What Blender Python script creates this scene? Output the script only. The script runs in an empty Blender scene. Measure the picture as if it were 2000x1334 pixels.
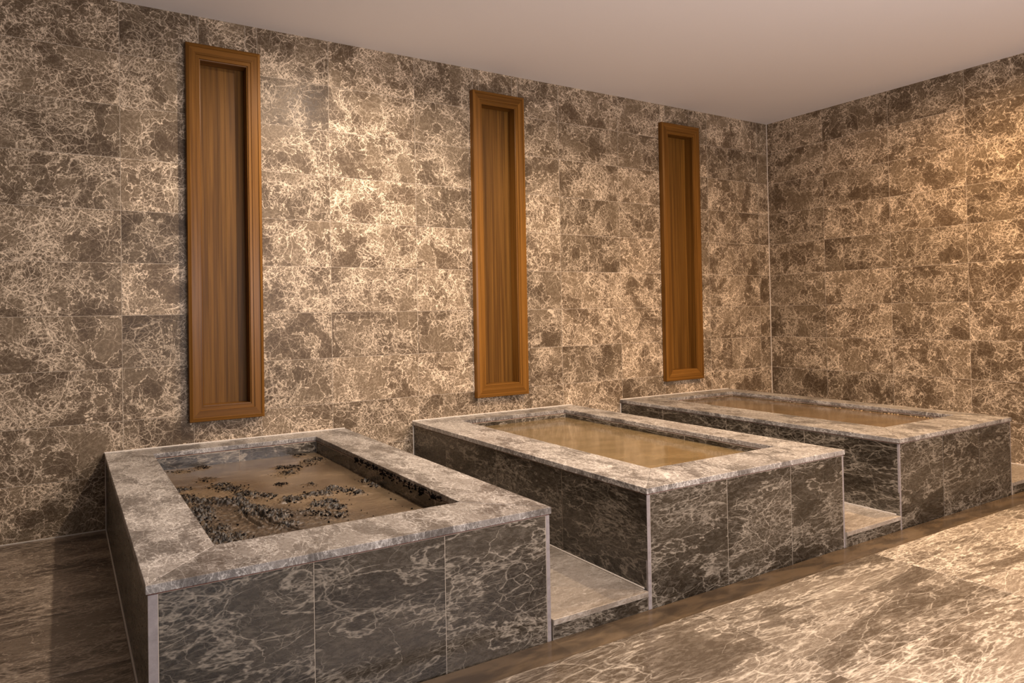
import bpy, math, random
from mathutils import Vector, Matrix, noise

S = bpy.context.scene
COL = S.collection

# ------------------------------------------------------------------ camera
F_PX, YAW, PITCH, ROLL, SHIFT_PX = 1395.04, -0.5608, 0.01276, -0.0177, -73.65
cam_data = bpy.data.cameras.new('camera')
cam_data.sensor_fit = 'HORIZONTAL'
cam_data.sensor_width = 36.0
cam_data.lens = F_PX / 2000 * 36.0
cam_data.shift_y = SHIFT_PX / 2000
cam_data.clip_start = 0.05
cam = bpy.data.objects.new('camera', cam_data)
COL.objects.link(cam)
fwd = Vector((-math.sin(YAW) * math.cos(PITCH), math.cos(YAW) * math.cos(PITCH), math.sin(PITCH)))
rgt = Vector((math.cos(YAW), math.sin(YAW), 0))
upv = rgt.cross(fwd)
r2 = math.cos(ROLL) * rgt + math.sin(ROLL) * upv
u2 = -math.sin(ROLL) * rgt + math.cos(ROLL) * upv
rot = Matrix((r2, u2, -fwd)).transposed()
cam.matrix_world = Matrix.Translation((-5.9237, -4.6264, 1.1759)) @ rot.to_4x4()
S.camera = cam

# ------------------------------------------------------------------ light
world = bpy.data.worlds.new('world')
S.world = world
world.use_nodes = True
wb = world.node_tree.nodes['Background']
wb.inputs['Color'].default_value = (1.0, 0.88, 0.82, 1)
wb.inputs['Strength'].default_value = 0.06

def spot(name, loc, aim, power, color, angle=158, blend=1.0, size=0.035):
    d = bpy.data.lights.new(name, 'SPOT')
    d.energy = power
    d.color = color
    d.spot_size = math.radians(angle)
    d.spot_blend = blend
    d.shadow_soft_size = size
    o = bpy.data.objects.new(name, d)
    COL.objects.link(o)
    o.location = loc
    o.rotation_euler = (Vector(aim) - Vector(loc)).to_track_quat('-Z', 'Y').to_euler()
    return o

spot('downlight', (-4.33, -1.12, 2.95), (-4.45, -0.80, 0.6), 195, (1.0, 0.84, 0.70), 164, 0.9)
spot('downlight', (-2.80, -1.80, 2.95), (-2.80, -1.35, 0.6), 190, (1.0, 0.77, 0.55))
spot('downlight', (-1.05, -2.70, 2.95), (-0.85, -2.1, 0.6), 250, (1.0, 0.63, 0.31))
spot('downlight', (-1.90, -4.10, 2.95), (-2.0, -3.8, 0.0), 160, (1.0, 0.63, 0.31))
spot('downlight', (-4.60, -4.40, 2.95), (-4.3, -3.8, 0.0), 45, (1.0, 0.90, 0.82))  # added fill lamp out of view, lifts the general level
def area(name, loc, aim, sx, sy, power, color):
    d = bpy.data.lights.new(name, 'AREA')
    d.shape = 'RECTANGLE'; d.size = sx; d.size_y = sy
    d.energy = power; d.color = color
    o = bpy.data.objects.new(name, d)
    COL.objects.link(o)
    o.location = loc
    o.rotation_euler = (Vector(aim) - Vector(loc)).to_track_quat('-Z', 'Y').to_euler()
    return o
# cool daylight entering from the open left front of the room
area('daylight', (-4.9, -7.7, 1.3), (-4.7, -2.2, 0.3), 1.8, 1.4, 38, (0.62, 0.80, 1.0))
# added fill light, unseen, aimed up to brighten the ceiling
area('ceiling_fill', (-3.6, -5.6, 1.5), (-2.8, -2.2, 3.0), 2.4, 0.5, 140, (1.0, 0.885, 0.87))
S.cycles.max_bounces = 5
S.cycles.diffuse_bounces = 3
S.cycles.glossy_bounces = 2

S.view_settings.view_transform = 'Standard'
S.view_settings.look = 'None'
S.view_settings.gamma = 1.0
S.view_settings.use_curve_mapping = False
S.view_settings.exposure = 0.0

# ------------------------------------------------------------------ materials
class NT:
    def __init__(self, name):
        self.m = bpy.data.materials.new(name)
        self.m.use_nodes = True
        self.t = self.m.node_tree
        self.b = self.t.nodes['Principled BSDF']
    def n(self, typ, **kw):
        nd = self.t.nodes.new(typ)
        for k, v in kw.items():
            setattr(nd, k, v)
        return nd
    def put(self, sock, v):
        if isinstance(v, bpy.types.NodeSocket):
            self.t.links.new(v, sock)
        elif v is not None:
            sock.default_value = v
    def math(self, op, a, b=None, c=None, clamp=False):
        nd = self.n('ShaderNodeMath', operation=op)
        nd.use_clamp = clamp
        self.put(nd.inputs[0], a); self.put(nd.inputs[1], b); self.put(nd.inputs[2], c)
        return nd.outputs[0]
    def vmath(self, op, a, b=None, s=None):
        nd = self.n('ShaderNodeVectorMath', operation=op)
        self.put(nd.inputs[0], a); self.put(nd.inputs[1], b)
        if s is not None: self.put(nd.inputs['Scale'], s)
        return nd.outputs[0]
    def noise(self, vec, scale, detail=3, rough=0.5, dist=0.0, color=False):
        nd = self.n('ShaderNodeTexNoise')
        self.put(nd.inputs['Vector'], vec)
        nd.inputs['Scale'].default_value = scale
        nd.inputs['Detail'].default_value = detail
        nd.inputs['Roughness'].default_value = rough
        nd.inputs['Distortion'].default_value = dist
        return nd.outputs['Color' if color else 'Fac']
    def voro(self, vec, scale, feature='DISTANCE_TO_EDGE'):
        nd = self.n('ShaderNodeTexVoronoi', feature=feature)
        self.put(nd.inputs['Vector'], vec)
        nd.inputs['Scale'].default_value = scale
        return nd.outputs['Distance']
    def ramp(self, v, lo, hi, a=0.0, b=1.0, smooth=True):
        nd = self.n('ShaderNodeMapRange')
        nd.interpolation_type = 'SMOOTHSTEP' if smooth else 'LINEAR'
        self.put(nd.inputs[0], v); self.put(nd.inputs[1], lo); self.put(nd.inputs[2], hi)
        self.put(nd.inputs[3], a); self.put(nd.inputs[4], b)
        return nd.outputs[0]
    def mix(self, f, a, b):
        nd = self.n('ShaderNodeMix', data_type='RGBA')
        self.put(nd.inputs[0], f)
        for s, v in ((nd.inputs[6], a), (nd.inputs[7], b)):
            self.put(s, (*v, 1) if isinstance(v, tuple) else v)
        return nd.outputs[2]

def marble(name, dark, mid, vein, amt=1.0, rough=0.3, stretch=(1, 1, 1), angle=0.0, scale=1.0,
           haze=1.0, bump=0.05, spec=0.5, crack=0.012, rotvar=1.2, contrast=1.0, width=1.0):
    k = NT(name)
    tc = k.n('ShaderNodeTexCoord').outputs['Object']
    oi = k.n('ShaderNodeObjectInfo')
    sep = k.n('ShaderNodeSeparateColor'); k.put(sep.inputs[0], oi.outputs['Color'])
    off = k.n('ShaderNodeCombineXYZ')
    k.put(off.inputs[0], k.math('MULTIPLY', sep.outputs[0], 31.0))
    k.put(off.inputs[1], k.math('MULTIPLY', sep.outputs[1], 27.0))
    k.put(off.inputs[2], k.math('MULTIPLY', sep.outputs[0], 17.0))
    mp = k.n('ShaderNodeMapping')
    k.put(mp.inputs[0], tc)
    k.put(mp.inputs['Rotation'], k.vmath('ADD', (0, 0, angle), k.vmath('SCALE', (0, 0, 1.0), s=k.math('MULTIPLY_ADD', sep.outputs[1], rotvar, -rotvar / 2))))
    mp.inputs['Scale'].default_value = tuple(scale * s for s in stretch)
    p0 = k.vmath('ADD', mp.outputs[0], off.outputs[0])
    w1 = k.vmath('SCALE', k.vmath('SUBTRACT', k.noise(p0, 3.0, 2, 0.5, color=True), (0.5, 0.5, 0.5)), s=0.15)
    p1 = k.vmath('ADD', p0, w1)
    w2 = k.vmath('SCALE', k.vmath('SUBTRACT', k.noise(p0, 24.0, 2, 0.55, color=True), (0.5, 0.5, 0.5)), s=0.020)
    p2 = k.vmath('ADD', p1, w2)
    patch = k.noise(p1, 5.5, 4, 0.62)          # where the veins crowd
    fine = k.noise(p2, 70.0, 3, 0.75)
    wid = k.ramp(patch, 0.38, 0.70, 0.006 * width, 0.050 * width)
    a = k.voro(p2, 7.0);   va = k.ramp(a, 0.0, wid, 1.0, 0.0)
    b = k.voro(p2, 20.0);  vb = k.ramp(b, 0.0, k.math('MULTIPLY', wid, 2.1), 1.0, 0.0)
    c = k.voro(p2, 52.0);  vc = k.ramp(c, 0.0, k.math('MULTIPLY', wid, 4.5), 1.0, 0.0)
    nr = k.noise(p1, 4.6, 5, 0.66)
    vr = k.ramp(k.math('ABSOLUTE', k.math('SUBTRACT', nr, 0.5)), 0.0, crack, 1.0, 0.0)
    bias = k.math('MULTIPLY_ADD', sep.outputs[2], 0.10, -0.05)
    dA = k.ramp(k.math('ADD', patch, bias), 0.38, 0.60, 0.36, 1.0)
    dB = k.ramp(nr, 0.34, 0.60, 0.2, 1.0)
    v = k.math('MULTIPLY', va, k.math('MULTIPLY_ADD', dB, 0.65, 0.40))
    v = k.math('MAXIMUM', v, k.math('MULTIPLY', vb, k.math('MULTIPLY_ADD', dA, 0.68, 0.04)))
    v = k.math('MAXIMUM', v, k.math('MULTIPLY', vc, k.math('MULTIPLY_ADD', k.math('MULTIPLY', dA, dB), 0.60, 0.06)))
    v = k.math('MAXIMUM', v, k.math('MULTIPLY', vr, 0.90))
    v = k.math('MULTIPLY', v, k.ramp(fine, 0.30, 0.62, 0.40, 1.15))
    hz = k.math('MULTIPLY', k.math('MULTIPLY', k.ramp(fine, 0.40, 0.72), dA), k.math('MULTIPLY', dB, 0.34 * haze))
    v = k.math('MULTIPLY', k.math('ADD', v, hz), amt, clamp=True)
    cell = k.math('MULTIPLY', k.ramp(b, 0.10, 0.45), 0.30)      # darker hearts of the fragments
    base = k.mix(k.ramp(nr, 0.5 - 0.16 / contrast, 0.5 + 0.12 / contrast), dark, mid)
    base = k.mix(k.math('MULTIPLY', k.ramp(fine, 0.45, 0.75), 0.35), base, tuple(0.7 * x + 0.3 * y for x, y in zip(mid, vein)))
    base = k.mix(cell, base, dark)
    tone = k.math('MULTIPLY_ADD', sep.outputs[2], 0.40, 0.80)
    colr = k.mix(v, base, vein)
    colr = k.vmath('SCALE', colr, s=tone)
    k.put(k.b.inputs['Base Color'], colr)
    k.put(k.b.inputs['Roughness'], k.ramp(fine, 0.3, 0.8, rough * 0.8, rough * 1.3))
    k.b.inputs['Specular IOR Level'].default_value = spec
    if bump:
        bn = k.n('ShaderNodeBump'); bn.inputs['Strength'].default_value = bump; bn.inputs['Distance'].default_value = 0.004
        k.put(bn.inputs['Height'], k.noise(tc, 55.0, 1, 0.5))
        k.put(k.b.inputs['Normal'], bn.outputs[0])
    return k.m

def plain(name, color, rough=0.6, spec=0.5, var=0.0, scale=20, bump=0.0):
    k = NT(name)
    k.b.inputs['Roughness'].default_value = rough
    k.b.inputs['Specular IOR Level'].default_value = spec
    tc = k.n('ShaderNodeTexCoord').outputs['Object']
    nz = k.noise(tc, scale, 4, 0.6)
    k.put(k.b.inputs['Base Color'], k.mix(nz, tuple(c * (1 - var) for c in color), tuple(c * (1 + var) for c in color)))
    if bump:
        bn = k.n('ShaderNodeBump'); bn.inputs['Strength'].default_value = bump; bn.inputs['Distance'].default_value = 0.003
        k.put(bn.inputs['Height'], nz); k.put(k.b.inputs['Normal'], bn.outputs[0])
    return k.m

def wood(name, c0, c1, c2, rough=0.32, axis='Z'):
    k = NT(name)
    tc = k.n('ShaderNodeTexCoord').outputs['Object']
    oi = k.n('ShaderNodeObjectInfo')
    sep = k.n('ShaderNodeSeparateColor'); k.put(sep.inputs[0], oi.outputs['Color'])
    off = k.n('ShaderNodeCombineXYZ')
    k.put(off.inputs[0], k.math('MULTIPLY', sep.outputs[0], 13.0)); k.put(off.inputs[1], k.math('MULTIPLY', sep.outputs[1], 9.0))
    mp = k.n('ShaderNodeMapping'); k.put(mp.inputs[0], tc)
    mp.inputs['Scale'].default_value = (1, 1, 0.018) if axis == 'Z' else (0.018, 1, 1)
    p = k.vmath('ADD', mp.outputs[0], off.outputs[0])
    g1 = k.noise(p, 42.0, 4, 0.6, 0.3)
    g2 = k.noise(p, 210.0, 3, 0.6)
    g3 = k.noise(p, 14.0, 2, 0.5)
    colr = k.mix(k.ramp(g1, 0.34, 0.64), c0, c1)
    colr = k.mix(k.math('MULTIPLY', k.ramp(g2, 0.42, 0.66), 0.5), colr, c2)
    colr = k.mix(k.math('MULTIPLY', k.ramp(g3, 0.45, 0.7), 0.45), colr, c0)
    colr = k.vmath('SCALE', colr, s=k.math('MULTIPLY_ADD', sep.outputs[2], 0.5, 0.75))
    k.put(k.b.inputs['Base Color'], colr)
    k.b.inputs['Roughness'].default_value = rough
    k.b.inputs['Specular IOR Level'].default_value = 0.14
    bn = k.n('ShaderNodeBump'); bn.inputs['Strength'].default_value = 0.12; bn.inputs['Distance'].default_value = 0.002
    k.put(bn.inputs['Height'], g2); k.put(k.b.inputs['Normal'], bn.outputs[0])
    return k.m

M_WALL = marble('wall_marble', (0.078, 0.050, 0.028), (0.158, 0.112, 0.068), (0.74, 0.59, 0.43), rough=0.45, spec=0.16, width=0.68, haze=0.85)
M_PANEL = marble('bath_panel_marble', (0.019, 0.014, 0.009), (0.048, 0.037, 0.025), (0.48, 0.41, 0.32), amt=0.50, width=0.6, rough=0.3, stretch=(0.5, 1.35, 1), angle=-0.65, rotvar=0.5, haze=0.6, crack=0.02, scale=0.85)
M_COPING = marble('coping_marble', (0.100, 0.087, 0.077), (0.240, 0.215, 0.193), (0.68, 0.64, 0.59), amt=0.70, width=0.8, rough=0.32, stretch=(1.5, 0.8, 1), scale=1.0, haze=1.5, rotvar=0.3, contrast=1.4)
M_FLOOR = marble('floor_marble', (0.100, 0.074, 0.050), (0.240, 0.190, 0.139), (0.70, 0.61, 0.49), amt=0.80, width=0.75, rough=0.28, stretch=(0.42, 1.6, 1), angle=0.3, scale=0.62, haze=1.5, crack=0.018, contrast=1.3)
M_DARKFLOOR = marble('raised_floor_marble', (0.048, 0.032, 0.021), (0.140, 0.102, 0.070), (0.55, 0.44, 0.33), amt=0.7, rough=0.34, stretch=(0.6, 1.5, 1), angle=-0.3, contrast=1.3)  # dark brown tile, with shadow beside the near bath worked into its colour
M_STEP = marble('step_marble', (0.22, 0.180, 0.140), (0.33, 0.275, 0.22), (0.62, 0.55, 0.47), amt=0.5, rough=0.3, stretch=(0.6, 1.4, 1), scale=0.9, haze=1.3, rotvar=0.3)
M_GROUT = plain('grout', (0.50, 0.42, 0.33), 0.8, 0.2, 0.12, 40)
M_SEAL = plain('pale_sealant', (0.72, 0.64, 0.55), 0.5, 0.4, 0.1, 30)
M_REDJOINT = plain('dark_red_joint', (0.16, 0.055, 0.040), 0.6, 0.3, 0.2, 30)
M_CUTEDGE = plain('cut_marble_edge', (0.29, 0.255, 0.25), 0.35, 0.5, 0.45, 45, 0.1)
M_CEIL = plain('ceiling_paint', (0.82, 0.80, 0.81), 0.95, 0.05, 0.01, 60)
M_WOODF = wood('frame_wood', (0.105, 0.043, 0.007), (0.205, 0.089, 0.017), (0.140, 0.059, 0.009))
M_WOODR = wood('rail_wood', (0.105, 0.043, 0.007), (0.205, 0.089, 0.017), (0.140, 0.059, 0.009), axis='X')
M_WOODP = wood('veneer_wood', (0.078, 0.033, 0.006), (0.180, 0.082, 0.015), (0.110, 0.047, 0.008), rough=0.45)

def mud_mat():
    k = NT('wet_mud')
    tc = k.n('ShaderNodeTexCoord').outputs['Object']
    at = k.n('ShaderNodeAttribute', attribute_name='clod').outputs['Fac']
    n1 = k.noise(tc, 3.0, 3, 0.5); n2 = k.noise(tc, 60.0, 4, 0.7)
    mp = k.n('ShaderNodeMapping'); k.put(mp.inputs[0], tc); mp.inputs['Scale'].default_value = (1, 4, 1); mp.inputs['Rotation'].default_value = (0, 0, 0.5)
    n3 = k.noise(mp.outputs[0], 5.0, 4, 0.6, 0.4)
    c = k.mix(k.ramp(n1, 0.35, 0.65), (0.092, 0.060, 0.034), (0.165, 0.115, 0.067))
    c = k.mix(k.math('MULTIPLY', k.ramp(n3, 0.5, 0.7), 0.4), c, (0.26, 0.19, 0.125))
    c = k.mix(k.math('MULTIPLY', k.ramp(n2, 0.36, 0.50), k.ramp(at, 0.22, 0.62, 0.03, 1.0)), c, (0.018, 0.013, 0.009))
    k.put(k.b.inputs['Base Color'], c)
    k.put(k.b.inputs['Roughness'], k.ramp(at, 0.0, 0.5, 0.26, 0.45))
    k.b.inputs['Specular IOR Level'].default_value = 0.45
    bn = k.n('ShaderNodeBump'); bn.inputs['Strength'].default_value = 0.5
    k.put(bn.inputs['Distance'], k.ramp(at, 0.0, 0.6, 0.0006, 0.006))
    k.put(bn.inputs['Height'], n2); k.put(k.b.inputs['Normal'], bn.outputs[0])
    return k.m
M_MUD = mud_mat()
M_CLOD = plain('dark_wet_clod', (0.008, 0.006, 0.005), 0.8, 0.05, 0.5, 60, 0.4)
M_CLOD2 = plain('brown_clod', (0.060, 0.041, 0.025), 0.8, 0.08, 0.5, 60, 0.4)

def water_mat(name, c0, c1, rough, streak=(1, 3, 1), bumpd=0.0015, scale=4.0, rot=0.4):
    k = NT(name)
    tc = k.n('ShaderNodeTexCoord').outputs['Object']
    mp = k.n('ShaderNodeMapping'); k.put(mp.inputs[0], tc); mp.inputs['Scale'].default_value = streak; mp.inputs['Rotation'].default_value = (0, 0, rot)
    n1 = k.noise(mp.outputs[0], scale, 4, 0.55, 0.5)
    sp = k.noise(mp.outputs[0], scale * 6, 3, 0.6)
    c = k.mix(k.ramp(n1, 0.35, 0.65), c0, c1)
    c = k.mix(k.math('MULTIPLY', k.ramp(sp, 0.68, 0.74), 0.6), c, tuple(x * 0.5 for x in c0))
    k.put(k.b.inputs['Base Color'], c)
    k.b.inputs['Roughness'].default_value = rough
    k.b.inputs['IOR'].default_value = 1.33
    bn = k.n('ShaderNodeBump'); bn.inputs['Strength'].default_value = 0.4; bn.inputs['Distance'].default_value = bumpd
    k.put(bn.inputs['Height'], k.noise(tc, 7.0, 2, 0.4)); k.put(k.b.inputs['Normal'], bn.outputs[0])
    return k.m
M_WATER2 = water_mat('murky_yellow_water', (0.165, 0.115, 0.055), (0.215, 0.150, 0.074), 0.10)
M_WATER3 = water_mat('murky_brown_water', (0.125, 0.080, 0.038), (0.165, 0.108, 0.053), 0.13)
M_GUTTER = water_mat('gutter_water', (0.070, 0.050, 0.032), (0.140, 0.098, 0.058), 0.2, (1, 3, 1), 0.0025, 5.0, 0.35)
M_BUBBLE = plain('bubble_film', (0.30, 0.21, 0.12), 0.15, 0.6)

# ------------------------------------------------------------------ helpers
rng = random.Random(7)

def link(name, mesh, parent=None, loc=(0, 0, 0), rot=(0, 0, 0), color=None):
    o = bpy.data.objects.new(name, mesh)
    COL.objects.link(o)
    o.location = loc
    o.rotation_euler = rot
    if parent is not None:
        o.parent = parent
    o.color = color or (rng.random(), rng.random(), rng.random(), 1)
    return o

def mesh_of(name, verts, faces, mat, smooth=False):
    me = bpy.data.meshes.new(name)
    me.from_pydata([tuple(v) for v in verts], [], faces)
    if mat: me.materials.append(mat)
    if smooth:
        me.polygons.foreach_set('use_smooth', [True] * len(me.polygons))
    me.update()
    return me

def empty(name, loc):
    o = bpy.data.objects.new(name, None)
    COL.objects.link(o)
    o.location = loc
    o.empty_display_size = 0.1
    return o

def tag(o, label=None, cat=None, group=None, kind=None):
    if label: o['label'] = label
    if cat: o['category'] = cat
    if group: o['group'] = group
    if kind: o['kind'] = kind
    return o

TILE_CACHE = {}
def tile_mesh(w, h, t, mat, ch=0.0009):
    """A flat tile in its own XY plane, face towards +Z, chamfered face edge."""
    key = (round(w, 4), round(h, 4), round(t, 4), mat.name)
    if key in TILE_CACHE: return TILE_CACHE[key]
    a, b = w / 2, h / 2
    V = []
    for (x, y, z) in ((a, b, -t), (a, b, -ch), (a - ch, b - ch, 0)):
        V += [(-x, -y, z), (x, -y, z), (x, y, z), (-x, y, z)]
    Fc = [(3, 2, 1, 0), (8, 9, 10, 11)]
    for r in (0, 4):
        for i in range(4):
            j = (i + 1) % 4
            Fc.append((r + i, r + j, r + 4 + j, r + 4 + i))
    me = mesh_of('tile', V, Fc, mat)
    TILE_CACHE[key] = me
    return me

ROT = {'-y': (math.pi / 2, 0, 0), '-x': (math.pi / 2, 0, -math.pi / 2), '+x': (math.pi / 2, 0, math.pi / 2),
       '+y': (math.pi / 2, 0, math.pi), '+z': (0, 0, 0)}

def tile(face, a0, a1, b0, b1, plane, mat, parent, pl=(0, 0, 0), name='tile', gap=0.0022, t=0.006, tone=None):
    """face: outward normal. a = horizontal world span, b = vertical span (or y for floors)."""
    w, h = a1 - a0 - gap, b1 - b0 - gap
    me = tile_mesh(w, h, t, mat)
    ca, cb = (a0 + a1) / 2, (b0 + b1) / 2
    if face in ('-y', '+y'): loc = (ca, plane, cb)
    elif face in ('-x', '+x'): loc = (plane, ca, cb)
    else: loc = (ca, cb, plane)
    j = rng.uniform(-0.0004, 0.0)
    r = list(ROT[face])
    r[0] += rng.uniform(-0.0012, 0.0012)
    loc = Vector(loc) - Vector(pl)
    c = (rng.random(), rng.random(), rng.random() if tone is None else tone, 1)
    return link(name, me, parent, loc, r, c)

def box(name, lo, hi, mat, parent=None, pl=(0, 0, 0), bev=0.0, color=None):
    lo = Vector(lo); hi = Vector(hi)
    c = (lo + hi) / 2; d = (hi - lo) / 2
    if bev <= 0:
        V = [(sx * d.x, sy * d.y, sz * d.z) for sz in (-1, 1) for sx, sy in ((-1, -1), (1, -1), (1, 1), (-1, 1))]
        Fc = [(3, 2, 1, 0), (4, 5, 6, 7)] + [(i, (i + 1) % 4, 4 + (i + 1) % 4, 4 + i) for i in range(4)]
        me = mesh_of(name, V, Fc, mat)
    else:
        import bmesh
        bm = bmesh.new()
        bmesh.ops.create_cube(bm, size=1)
        for v in bm.verts: v.co = Vector((v.co.x * 2 * d.x, v.co.y * 2 * d.y, v.co.z * 2 * d.z))
        bmesh.ops.bevel(bm, geom=bm.edges[:], offset=bev, segments=2, affect='EDGES', profile=0.6)
        me = bpy.data.meshes.new(name); bm.to_mesh(me); bm.free(); me.materials.append(mat)
    return link(name, me, parent, c - Vector(pl), (0, 0, 0), color)

def boxes(name, lst, mat, parent=None, pl=(0, 0, 0)):
    V, Fc = [], []
    for lo, hi in lst:
        b = len(V)
        for z in (lo[2], hi[2]):
            for x, y in ((lo[0], lo[1]), (hi[0], lo[1]), (hi[0], hi[1]), (lo[0], hi[1])):
                V.append((x - pl[0], y - pl[1], z - pl[2]))
        Fc += [tuple(b + i for i in f) for f in [(3, 2, 1, 0), (4, 5, 6, 7), (0, 1, 5, 4), (1, 2, 6, 5), (2, 3, 7, 6), (3, 0, 4, 7)]]
    return link(name, mesh_of(name, V, Fc, mat), parent)

def prism(name, poly, z0, z1, mat, parent=None, pl=(0, 0, 0), ch=0.0015, color=None):
    """Horizontal slab from a polygon (counter-clockwise), with a small chamfer round its top and bottom."""
    cx = sum(p[0] for p in poly) / len(poly); cy = sum(p[1] for p in poly) / len(poly)
    n = len(poly)
    def inset(d):
        out = []
        for i in range(n):
            p0, p1, p2 = Vector(poly[i - 1]), Vector(poly[i]), Vector(poly[(i + 1) % n])
            e1 = (p1 - p0).normalized(); e2 = (p2 - p1).normalized()
            n1 = Vector((-e1.y, e1.x)); n2 = Vector((-e2.y, e2.x))
            b = (n1 + n2); b = b / max(0.2, b.length_squared) * 2
            out.append(p1 + b * d)
        return out
    rings = [(inset(ch), z0), (inset(0), z0 + ch), (inset(0), z1 - ch), (inset(ch), z1)]
    V = [(p[0] - cx, p[1] - cy, z - z1) for r, z in rings for p in r]
    Fc = [tuple(reversed(range(n))), tuple(range(3 * n, 4 * n))]
    for r in range(3):
        for i in range(n):
            j = (i + 1) % n
            Fc.append((r * n + i, r * n + j, (r + 1) * n + j, (r + 1) * n + i))
    return link(name, mesh_of(name, V, Fc, mat), parent, (cx - pl[0], cy - pl[1], z1 - pl[2]), (0, 0, 0), color)

# ------------------------------------------------------------------ the setting
CEIL = 3.0
XL, YF = -9.0, -8.0
LOW = -0.057            # level of the main floor, a shallow step below the floor round the baths
FY = -2.374             # front plane of the baths and of the raised floor
GY = -2.544             # near edge of the water gutter
FRAMES = [(-5.300, -4.872, 0.562, 2.819), (-3.358, -2.907, 0.554, 2.829), (-1.462, -0.999, 0.551, 2.832)]
NICHE = 0.060           # how far the panel niches reach behind the wall face
INS = 0.081             # width of the moulded frame members

def niche_of(fr):
    return fr[0] + INS - 0.002, fr[1] - INS + 0.002, fr[2] + 0.092, fr[3] - 0.092

# back wall: backing with the three niches left open, then every tile
bk = []
xs = [XL]
for fr in FRAMES:
    n0, n1, z0, z1 = niche_of(fr)
    bk.append(((xs[-1], 0.0010, -0.3), (n0, 0.16, CEIL)))
    bk.append(((n0, 0.0010, -0.3), (n1, 0.16, z0)))
    bk.append(((n0, 0.0010, z1), (n1, 0.16, CEIL)))
    bk.append(((n0, NICHE + 0.03, z0), (n1, 0.16, z1)))
    xs.append(n1)
bk.append(((xs[-1], 0.0010, -0.3), (0.16, 0.16, CEIL)))
wall_back = boxes('wall_back', bk, M_GROUT)
tag(wall_back, 'long back wall of polished brown marble tiles with pale veins', kind='structure')

cols = [-9.0, -8.69, -8.08, -7.47, -6.86, -6.25, -5.642, -5.27, -4.88, -4.425, -3.806, -3.33, -2.935, -2.55, -1.93, -1.44, -0.851, -0.149, 0.0]
rows = [round(0.3 * i, 3) for i in range(11)]
for i in range(len(cols) - 1):
    for j in range(len(rows) - 1):
        a0, a1, b0, b1 = cols[i], cols[i + 1], rows[j], rows[j + 1]
        pieces = [(a0, a1, b0, b1)]
        for fr in FRAMES:
            n0, n1, z0, z1 = niche_of(fr)
            out = []
            for (p0, p1, q0, q1) in pieces:
                if p1 <= n0 or p0 >= n1 or q1 <= z0 or q0 >= z1:
                    out.append((p0, p1, q0, q1)); continue
                if p0 < n0 - 0.01: out.append((p0, n0, q0, q1))
                if p1 > n1 + 0.01: out.append((n1, p1, q0, q1))
                m0, m1 = max(p0, n0), min(p1, n1)
                if q0 < z0 - 0.01: out.append((m0, m1, q0, z0))
                if q1 > z1 + 0.01: out.append((m0, m1, z1, q1))
            pieces = out
        for (p0, p1, q0, q1) in pieces:
            if p1 - p0 > 0.012 and q1 - q0 > 0.012:
                tile('-y', p0, p1, q0, q1, 0.0, M_WALL, wall_back)

wall_right = boxes('wall_right', [((0.0010, YF, -0.3), (0.16, 0.0105, CEIL))], M_GROUT)
tag(wall_right, 'end wall of warm brown marble tiles to the right of the farthest bath', kind='structure')
ycols = [0.0, -0.607, -1.224, -1.832, -2.44, -3.05, -3.66, -4.27, -4.88, -5.49, -6.1, -6.71]
for i in range(len(ycols) - 1):
    for j in range(len(rows) - 1):
        b0 = rows[j] if (j > 0 or ycols[i + 1] > -2.4) else LOW
        tile('-x', ycols[i + 1], ycols[i], b0, rows[j + 1], 0.0, M_WALL, wall_right)

ceiling = boxes('ceiling', [((XL, YF, CEIL), (0.16, 0.16, CEIL + 0.1))], M_CEIL)
tag(ceiling, 'plain matt pinkish beige ceiling', kind='structure')
wall_left = boxes('wall_left', [((XL - 0.15, YF, -0.3), (XL, 0.16, CEIL))], plain('left_wall_paint', (0.40, 0.33, 0.27), 0.8, 0.2, 0.05))
tag(wall_left, 'plain wall closing the left end of the room', kind='structure')

corner = box('trim_1', (-0.005, -0.005, 0.0), (0.0, 0.0, CEIL), M_SEAL)
tag(corner, 'thin pale sealant line down the corner of the two marble walls', kind='structure')

floor = boxes('floor', [((XL, YF, -0.30), (0.01, GY - 0.004, LOW - 0.0010))], M_GROUT)
tag(floor, 'main floor of large glossy brown marble tiles', kind='structure')
fx = [-9.0, -8.61, -7.39, -6.17, -4.95, -3.73, -2.51, -1.29, 0.0]
fy = [GY, -3.16, -3.77, -4.38, -4.99, -5.60, -6.21, -6.82]
for i in range(len(fx) - 1):
    for j in range(len(fy) - 1):
        tile('+z', fx[i], fx[i + 1], fy[j + 1], fy[j], LOW, M_FLOOR, floor)

BATHS = [dict(x0=-5.736, x1=-4.348, i0=-5.510, i1=-4.600), dict(x0=-3.860, x1=-2.471, i0=-3.578, i1=-2.680), dict(x0=-1.962, x1=-0.637, i0=-1.640, i1=-0.807)]
H, CT = 0.430, 0.026
IYB, IYF = -0.200, -2.100

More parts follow.
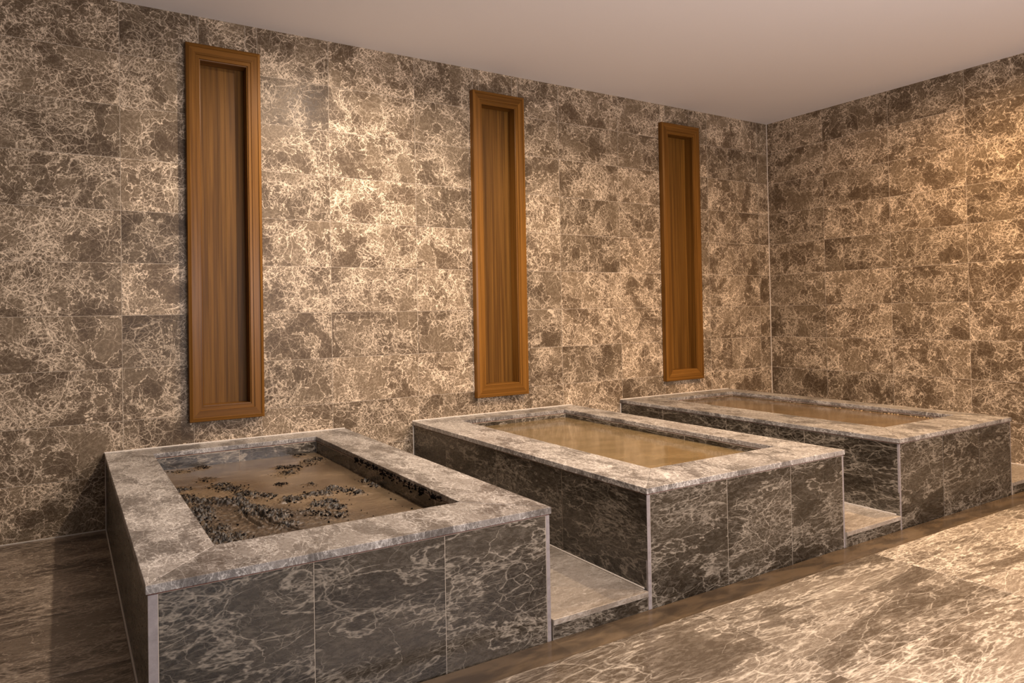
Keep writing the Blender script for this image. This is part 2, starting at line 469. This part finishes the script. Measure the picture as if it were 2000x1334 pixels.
# raised floor: the strips between the baths and beside them
rf = []
gaps = [(XL, BATHS[0]['x0']), (BATHS[0]['x1'], BATHS[1]['x0']), (BATHS[1]['x1'], BATHS[2]['x0']), (BATHS[2]['x1'], 0.0)]
raised = boxes('floor.001', [((g0, FY + 0.003, -0.30), (g1, 0.0, -0.0010)) for g0, g1 in gaps], M_GROUT)
tag(raised, 'low raised marble floor round and between the baths', kind='structure')
for gi, (g0, g1) in enumerate(gaps):
    xsplit = [g0, g1]
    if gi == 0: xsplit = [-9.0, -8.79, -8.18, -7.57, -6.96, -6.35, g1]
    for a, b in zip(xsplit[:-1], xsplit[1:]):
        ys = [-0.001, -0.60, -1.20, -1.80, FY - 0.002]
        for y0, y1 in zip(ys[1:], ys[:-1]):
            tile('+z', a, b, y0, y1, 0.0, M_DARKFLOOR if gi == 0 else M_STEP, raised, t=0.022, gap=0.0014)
    step = g1 - g0
    nn = max(1, round(step / 0.61))
    for q in range(nn):
        tile('-y', g0 + q * step / nn, g0 + (q + 1) * step / nn, -0.14, -0.0225, FY + 0.002, M_PANEL, raised, name='riser_tile')

# gutter with brown water
gut = boxes('trim_2', [((XL, GY - 0.004, -0.30), (0.0, FY + 0.012, -0.155)), ((XL, GY - 0.006, -0.155), (0.0, GY - 0.001, LOW - 0.002))], M_GROUT)
tag(gut, 'narrow overflow gutter along the foot of the baths', kind='structure')
def water_sheet(name, x0, x1, y0, y1, z, mat, nx, ny, amp, sc):
    V, Fc = [], []
    cx, cy = (x0 + x1) / 2, (y0 + y1) / 2
    for j in range(ny + 1):
        for i in range(nx + 1):
            x = x0 + (x1 - x0) * i / nx; y = y0 + (y1 - y0) * j / ny
            V.append((x - cx, y - cy, amp * noise.noise(Vector((x * sc, y * sc * 1.7, 3.1)))))
    for j in range(ny):
        for i in range(nx):
            a = j * (nx + 1) + i
            Fc.append((a, a + 1, a + nx + 2, a + nx + 1))
    return link(name, mesh_of(name, V, Fc, mat, True), None, (cx, cy, z))
gw = water_sheet('gutter_water', -8.9, -0.002, GY, FY, -0.078, M_GUTTER, 500, 10, 0.0012, 6)
tag(gw, 'shallow cloudy brown water running in the gutter before the baths', 'water', kind='stuff')

# pale sealant beads where floor meets walls and baths
def bead(name, lo, hi, parent=None, pl=(0, 0, 0)):
    return box(name, lo, hi, M_SEAL, parent, pl)
t3 = bead('trim_3', (XL, -0.006, 0.0), (BATHS[0]['x0'], 0.0, 0.005)); tag(t3, 'pale sealant line where the left wall tiles meet the floor', kind='structure')
t4 = bead('trim_4', (-0.006, FY, 0.0), (0.0, 0.0, 0.005)); tag(t4, 'pale sealant line at the foot of the right wall', kind='structure')

# ------------------------------------------------------------------ the baths
TXT = [('sunken mud bath nearest the camera, marble clad, filled with clotted brown mud', 0),
       ('middle marble bath filled nearly to the rim with yellowish muddy water', 1),
       ('farthest marble bath by the right wall, filled with dark brown water', 2)]
FSEG = [[-5.702, -5.261, -4.800, -4.384], [-3.826, -3.362, -2.907, -2.507], [-1.928, -1.49, -1.06, -0.673]]
for bi, B in enumerate(BATHS):
    x0, x1, i0, i1 = B['x0'], B['x1'], B['i0'], B['i1']
    base = Vector(((x0 + x1) / 2, FY / 2, 0.0))
    T = empty('marble_bath', base)
    tag(T, TXT[bi][0], 'bath', 'marble clad baths')
    zc = H - CT
    # masonry body as four walls and a bottom
    body = boxes('body', [((x0 + .0070, FY + .0070, -.15), (x1 - .0070, IYF - .0010, zc - .004)),
                          ((x0 + .0070, IYB + .0010, -.15), (x1 - .0070, -.0020, zc - .004)),
                          ((x0 + .0070, IYF - .0010, -.15), (i0 - .0010, IYB + .0010, zc - .004)),
                          ((i1 + .0010, IYF - .0010, -.15), (x1 - .0070, IYB + .0010, zc - .004)),
                          ((i0 - .0010, IYF - .0010, -.15), (i1 + .0010, IYB + .0010, -.05))], M_GROUT, T, base)
    # dark red bedding joint beneath the coping
    boxes('bedding_joint', [((x0 + .007, FY + .007, zc - .0045), (x1 - .007, IYF - .004, zc)), ((x0 + .007, IYB + .004, zc - .0045), (x1 - .007, -.0020, zc)),
                            ((x0 + .007, IYF - .004, zc - .0045), (i0 - .004, IYB + .004, zc)), ((i1 + .004, IYF - .004, zc - .0045), (x1 - .007, IYB + .004, zc))], M_REDJOINT, T, base)
    # coping: four slabs mitred at the corners
    g = 0.0006
    prism('coping_slab', [(x0 + g, FY), (x1 - g, FY), (i1 - g, IYF), (i0 + g, IYF)], zc, H, M_COPING, T, base)
    prism('coping_slab', [(x1, FY + g), (x1, -.002 - g), (i1, IYB - g), (i1, IYF + g)], zc, H, M_COPING, T, base)
    prism('coping_slab', [(x1 - g, -.002), (x0 + g, -.002), (i0 + g, IYB), (i1 - g, IYB)], zc, H, M_COPING, T, base)
    prism('coping_slab', [(x0, -.002 - g), (x0, FY + g), (i0, IYF + g), (i0, IYB - g)], zc, H, M_COPING, T, base)
    sb = bead('sealant_bead', (x0, -0.006, H), (x1, -0.0015, H + 0.005), T, base)
    # front panels and the pale cut edges of the side slabs
    fp = FY + 0.006
    zb = -0.15
    cl, cr = [(0.026, 0.017), (0.019, 0.011), (0.012, 0.004)][bi]
    xs = [x0 + 0.006 + cl] + FSEG[bi][1:3] + [x1 - 0.006 - cr]
    for a, b in zip(xs[:-1], xs[1:]):
        tile('-y', a, b, zb, zc - .0045, fp, M_PANEL, T, base, name='front_panel', gap=0.002, tone=rng.uniform(0.35, 0.9))
    for a, b in ((x0 + 0.006, x0 + 0.005 + cl), (x1 - 0.005 - cr, x1 - 0.006)):
        e = box('corner_strip', (a, fp, zb), (b, fp + 0.0105, zc - .0045), M_CUTEDGE, T, base)
        e['label'] = 'pale grey cut edge of the side slab'
    # side panels
    ys = [-0.002, -0.50, -1.13, -1.76, FY + 0.0070]
    for a, b in zip(ys[1:], ys[:-1]):
        tile('-x', a, b, zb, zc - .0045, x0 + 0.006, M_PANEL, T, base, name='side_panel', gap=0.0024, tone=rng.uniform(0.1, 0.5))
        tile('+x', a, b, zb, zc - .0045, x1 - 0.006, M_PANEL, T, base, name='side_panel', gap=0.0024, tone=rng.uniform(0.1, 0.5))
    # inner lining
    iy = [IYB, -0.81, -1.44, IYF]
    for a, b in zip(iy[1:], iy[:-1]):
        tile('+x', a, b, -0.05, zc - .0045, i0, M_PANEL, T, base, name='lining_panel', tone=0.6)
        tile('-x', a, b, -0.05, zc - .0045, i1, M_PANEL, T, base, name='lining_panel', tone=0.6)
    ix = [i0, (i0 + i1) / 2, i1]
    for a, b in zip(ix[:-1], ix[1:]):
        tile('-y', a, b, -0.05, zc - .0045, IYB, M_PANEL, T, base, name='lining_panel', tone=1.0)
        tile('+y', a, b, -0.05, zc - .0045, IYF, M_PANEL, T, base, name='lining_panel', tone=0.6)
    # sealant at the foot of both sides
    bead('sealant_bead', (x0 + 0.0005, FY + 0.03, 0.0), (x0 + 0.006, -0.006, 0.005), T, base)
    bead('sealant_bead', (x1 - 0.006, FY + 0.03, 0.0), (x1 - 0.0005, -0.006, 0.005), T, base)
    bead('sealant_bead', (x0 + 0.001, -0.006, 0.005), (x0 + 0.006, -0.002, zc - 0.005), T, base)

# water in the second and third bath
for bi, z, m, lab in ((1, 0.372, M_WATER2, 'opaque yellowish brown water filling the middle bath'), (2, 0.392, M_WATER3, 'dark brown water filling the farthest bath')):
    B = BATHS[bi]
    w = water_sheet('bath_water', B['i0'] + .0005, B['i1'] - .0005, IYF + .0005, IYB - .0005, z, m, 60, 120, 0.0006, 4)
    tag(w, lab, 'water', 'water in the baths', 'stuff')

# froth clinging to the right edge of the far bath
V, Fc = [], []
for q in range(26):
    cxx = BATHS[2]['i1'] - abs(rng.gauss(0, 0.022)) - 0.013
    cyy = rng.choice([rng.uniform(-2.0, -1.2), rng.uniform(-1.9, -1.55)])
    r = rng.uniform(0.003, 0.009)
    b = len(V)
    for ring in range(3):
        ph = ring * 0.5
        for s in range(8):
            an = s * math.pi / 4
            V.append((cxx + r * math.cos(ph) * math.cos(an), cyy + r * math.cos(ph) * math.sin(an), 0.3925 + r * 0.7 * math.sin(ph)))
    V.append((cxx, cyy, 0.3925 + r * 0.7))
    for ring in range(2):
        for s in range(8):
            a = b + ring * 8 + s; c = b + ring * 8 + (s + 1) % 8
            Fc.append((a, c, c + 8, a + 8))
    for s in range(8): Fc.append((b + 16 + s, b + 16 + (s + 1) % 8, b + 24))
fr_ = link('froth', mesh_of('froth', V, Fc, M_BUBBLE, True))
tag(fr_, 'pale froth bubbles along the right edge of the farthest bath', 'foam', kind='stuff')

# ------------------------------------------------------------------ mud in the near bath
B = BATHS[0]
CL = [(-5.26, -.81, .05, .8), (-5.23, -.92, .05, 1), (-5.20, -1.06, .05, 1), (-5.16, -1.11, .04, 1), (-5.12, -1.17, .035, .9),
      (-5.37, -1.12, .05, 1), (-5.32, -1.17, .05, 1.1), (-5.26, -1.21, .05, 1.1), (-5.46, -.78, .05, .9), (-5.47, -.95, .05, .8), (-5.44, -1.07, .06, 1.2),
      (-5.44, -1.28, .06, 1.3), (-5.45, -1.42, .06, 1.1), (-5.44, -1.6, .06, 1.1), (-5.42, -1.75, .07, 1.3), (-5.44, -1.9, .07, 1.0), (-5.35, -1.85, .05, .8),
      (-5.24, -1.38, .05, 1.2), (-5.21, -1.47, .06, 1.3), (-5.18, -1.57, .05, 1.2), (-5.17, -1.70, .04, .9), (-5.13, -1.52, .04, .8),
      (-5.04, -1.31, .04, 1.1), (-4.96, -1.26, .04, 1.1), (-4.89, -1.26, .045, 1.1), (-4.82, -1.22, .045, 1.2), (-4.77, -1.30, .04, 1.1), (-4.75, -1.36, .03, .8),
      (-4.97, -1.47, .04, .9), (-4.92, -1.45, .04, 1), (-4.92, -1.54, .04, 1), (-5.05, -1.55, .04, .7), (-5.00, -1.62, .035, .8), (-4.95, -1.68, .035, .8),
      (-4.90, -.54, .03, .7), (-4.84, -.58, .04, .7), (-4.91, -.70, .05, .6), (-4.73, -.50, .05, .8), (-4.67, -.44, .04, .8), (-4.72, -.26, .03, .8),
      (-5.27, -.27, .03, .5), (-5.38, -.32, .04, .4), (-5.01, -.95, .025, .7), (-4.89, -1.06, .025, .7), (-4.62, -1.13, .03, .9), (-4.63, -1.25, .03, .8), (-5.3, -.62, .04, .5)]
GR = [((-5.27, -1.27), (-5.285, -1.48)), ((-5.285, -1.48), (-5.265, -1.66)), ((-5.235, -1.42), (-5.225, -1.62)), ((-5.225, -1.62), (-5.15, -1.80)), ((-5.36, -1.17), (-5.30, -1.22)), ((-5.30, -1.22), (-5.24, -1.23))]
def clod(x, y):
    s = 0.0
    wx = x + 0.03 * noise.noise(Vector((x * 14, y * 14, 1))); wy = y + 0.05 * noise.noise(Vector((x * 14, y * 14, 5)))
    for cx, cy, r, a in CL:
        d2 = ((wx - cx) / r) ** 2 + ((wy - cy) / (r * 1.15)) ** 2
        if d2 < 6: s = max(s, a * math.exp(-d2 * 0.9))
    return min(1.0, s)
def rough_zone(x, y):
    # the front left half is grainy, the rear right is smooth and wet
    t = (-(y + 0.75)) * 1.1 - (x + 5.1) * 1.3 + 0.35 * noise.noise(Vector((x * 4, y * 4, 9)))
    return max(0.0, min(1.0, t))
MZ = 0.333
nx, ny = 182, 380
xa, xb, ya, yb = B['i0'] + .0005, B['i1'] - .0005, IYF + .0005, IYB - .0005
cx, cy = (xa + xb) / 2, (ya + yb) / 2
V, Fc, att = [], [], []
for j in range(ny + 1):
    for i in range(nx + 1):
        x = xa + (xb - xa) * i / nx; y = ya + (yb - ya) * j / ny
        c = clod(x, y); rz = rough_zone(x, y)
        n1 = noise.noise(Vector((x * 45, y * 45, 0))); n2 = noise.noise(Vector((x * 110, y * 110, 4)))
        z = 0.004 * noise.noise(Vector((x * 3, y * 3, 2)))
        z += c * (0.010 + 0.016 * n1 + 0.017 * n2 + 0.008 * noise.noise(Vector((x * 210, y * 210, 7))))
        z += rz * (0.0028 * n1 + 0.0034 * n2) + 0.006 * rz
        for (g0, g1) in GR:
            gx, gy = g1[0] - g0[0], g1[1] - g0[1]
            L2 = gx * gx + gy * gy
            t = max(0, min(1, ((x - g0[0]) * gx + (y - g0[1]) * gy) / L2))
            d = math.hypot(x - g0[0] - t * gx, y - g0[1] - t * gy)
            if d < 0.03:
                z += -0.012 * math.exp(-(d / 0.006) ** 2) + 0.006 * math.exp(-((d - 0.014) / 0.007) ** 2)
        V.append((x - cx, y - cy, z)); att.append(max(c, 0.45 * rz))
for j in range(ny):
    for i in range(nx):
        a = j * (nx + 1) + i
        Fc.append((a, a + 1, a + nx + 2, a + nx + 1))
me = mesh_of('mud', V, Fc, M_MUD, True)
at = me.attributes.new('clod', 'FLOAT', 'POINT'); at.data.foreach_set('value', att)
mud = link('mud', me, None, (cx, cy, MZ))
tag(mud, 'wet brown mud in the nearest bath, clotted at front left and smooth at rear', 'mud', kind='stuff')

def clods(name, count, mat, thr, rmin, rmax, seed):
    rg = random.Random(seed)
    V, Fc = [], []
    made = 0
    while made < count:
        if rg.random() < 0.93:
            cc = rg.choice(CL)
            x = rg.gauss(cc[0], cc[2] * .62); y = rg.gauss(cc[1], cc[2] * .72)
        else:
            x = rg.uniform(xa, xb); y = rg.uniform(ya, yb)
            if rough_zone(x, y) < 0.3: continue
        if not (xa + .01 < x < xb - .01 and ya + .01 < y < yb - .01): continue
        r = rmin + (rmax - rmin) * rg.random() ** 2.2
        zc_ = MZ + 0.008 * rough_zone(x, y) + clod(x, y) * 0.012 * rg.random() + r * .15
        b = len(V)
        ph = rg.uniform(0, 6)
        sx, sy, sz = rg.uniform(.7, 1.4), rg.uniform(.7, 1.4), rg.uniform(.45, .9)
        pts = []
        for k_, (zz, rr, m) in enumerate(((-.8, .5, 5), (0, 1, 6), (.7, .65, 5))):
            for s in range(6):
                an = ph + s * math.pi / 3 + k_ * .4
                q = r * rr * rg.uniform(.65, 1.3)
                V.append((x - cx + q * math.cos(an) * sx, y - cy + q * math.sin(an) * sy, zc_ - MZ + r * zz * sz * rg.uniform(.8, 1.2)))
        V.append((x - cx, y - cy, zc_ - MZ + r * 1.0 * sz))
        for k_ in range(2):
            for s in range(6):
                a = b + k_ * 6 + s; c = b + k_ * 6 + (s + 1) % 6
                Fc.append((a, c, c + 6, a + 6))
        for s in range(6): Fc.append((b + 12 + s, b + 12 + (s + 1) % 6, b + 18))
        made += 1
    o = link(name, mesh_of(name, V, Fc, mat), mud)
    o['kind'] = 'stuff'
    return o
o = clods('mud_clods', 3000, M_CLOD, .2, .002, .0062, 3); o['label'] = 'dark glistening clods'
o = clods('mud_crumbs', 700, M_CLOD2, .2, .0015, .0050, 5); o['label'] = 'light brown crumbs'
# mud splashed along the right inner edge of the coping
V, Fc = [], []
rg = random.Random(11)
for q in range(260):
    y = rg.uniform(-1.95, -0.9); zz = H - CT + 0.014 - abs(rg.gauss(0, 0.016)); x = B['i1'] - 0.002
    r = rg.uniform(.002, .006); b = len(V)
    for s in range(6):
        an = s * math.pi / 3
        V.append((x + .001 - cx, y + r * 1.6 * math.cos(an) - cy, zz + r * math.sin(an) - MZ))
    V.append((x - r * .8 - cx, y - cy, zz - MZ))
    for s in range(6): Fc.append((b + (s + 1) % 6, b + s, b + 6))
o = link('mud_spatter', mesh_of('mud_spatter', V, Fc, M_CLOD), mud); o['kind'] = 'stuff'

# ------------------------------------------------------------------ framed wooden wall panels
PROF = [(0.0, -0.0), (0.0, 0.045), (0.002, 0.048), (0.017, 0.052), (0.0195, 0.0475), (0.056, 0.0475), (0.0575, 0.042), (0.0745, 0.042), (0.0765, 0.036), (INS, 0.035), (INS, -NICHE)]
def member(name, fr, side, mat, parent, pl):
    """One mitred side of the moulded frame; profile runs from the outer edge inwards, wider on rails."""
    xa, xb, za, zb = fr
    kz = 0.094 / INS
    V = []
    n = len(PROF)
    for end in (0, 1):
        for u, h in PROF:
            uz = u * kz
            if side == 'left': p = (xa + u, -h, za + uz) if end == 0 else (xa + u, -h, zb - uz)
            elif side == 'right': p = (xb - u, -h, zb - uz) if end == 0 else (xb - u, -h, za + uz)
            elif side == 'bottom': p = (xb - u, -h, za + uz) if end == 0 else (xa + u, -h, za + uz)
            else: p = (xa + u, -h, zb - uz) if end == 0 else (xb - u, -h, zb - uz)
            V.append(tuple(a - b for a, b in zip(p, pl)))
    Fc = [(i, i + 1, n + i + 1, n + i) for i in range(n - 1)]
    Fc.append(tuple(range(n - 1, -1, -1))); Fc.append(tuple(range(n, 2 * n)))
    Fc.append((0, n, 2 * n - 1, n - 1))
    return link(name, mesh_of(name, V, Fc, mat), parent)
FT = ['tall wooden framed panel on the back wall above the mud bath', 'tall wooden framed panel on the back wall above the middle bath', 'tall wooden framed panel nearest the room corner, above the farthest bath']
for fi, fr in enumerate(FRAMES):
    xa_, xb_, za_, zb_ = fr
    pl = Vector(((xa_ + xb_) / 2, 0, za_))
    T = empty('framed_panel', pl)
    tag(T, FT[fi], 'wooden panel', 'framed wooden panels')
    for nm, sd, mt in (('stile', 'left', M_WOODF), ('stile', 'right', M_WOODF), ('rail', 'bottom', M_WOODR), ('rail', 'top', M_WOODR)):
        member(nm, fr, sd, mt, T, pl)
    n0, n1, z0, z1 = xa_ + INS, xb_ - INS, za_ + .094, zb_ - .094
    wts = [1.0, 1.35, 0.9, 1.3, 1.1]
    tot = sum(wts); xx = n0
    for q, w_ in enumerate(wts):
        ww = (n1 - n0) * w_ / tot
        me = tile_mesh(ww - .0002, z1 - z0, 0.012, M_WOODP, ch=0.0004)
        # boards stand upright: use the tile plane turned to face the room
        o = link('board', None if False else mesh_of('board', [(v.co.x, -v.co.z, v.co.y) for v in me.vertices], [tuple(p.vertices) for p in me.polygons], M_WOODP), T,
                 (xx + ww / 2 - pl.x, NICHE - 0.004, (z0 + z1) / 2 - pl.z), (0, 0, 0), (rng.random(), rng.random(), rng.uniform(.35, .65), 1))
        xx += ww
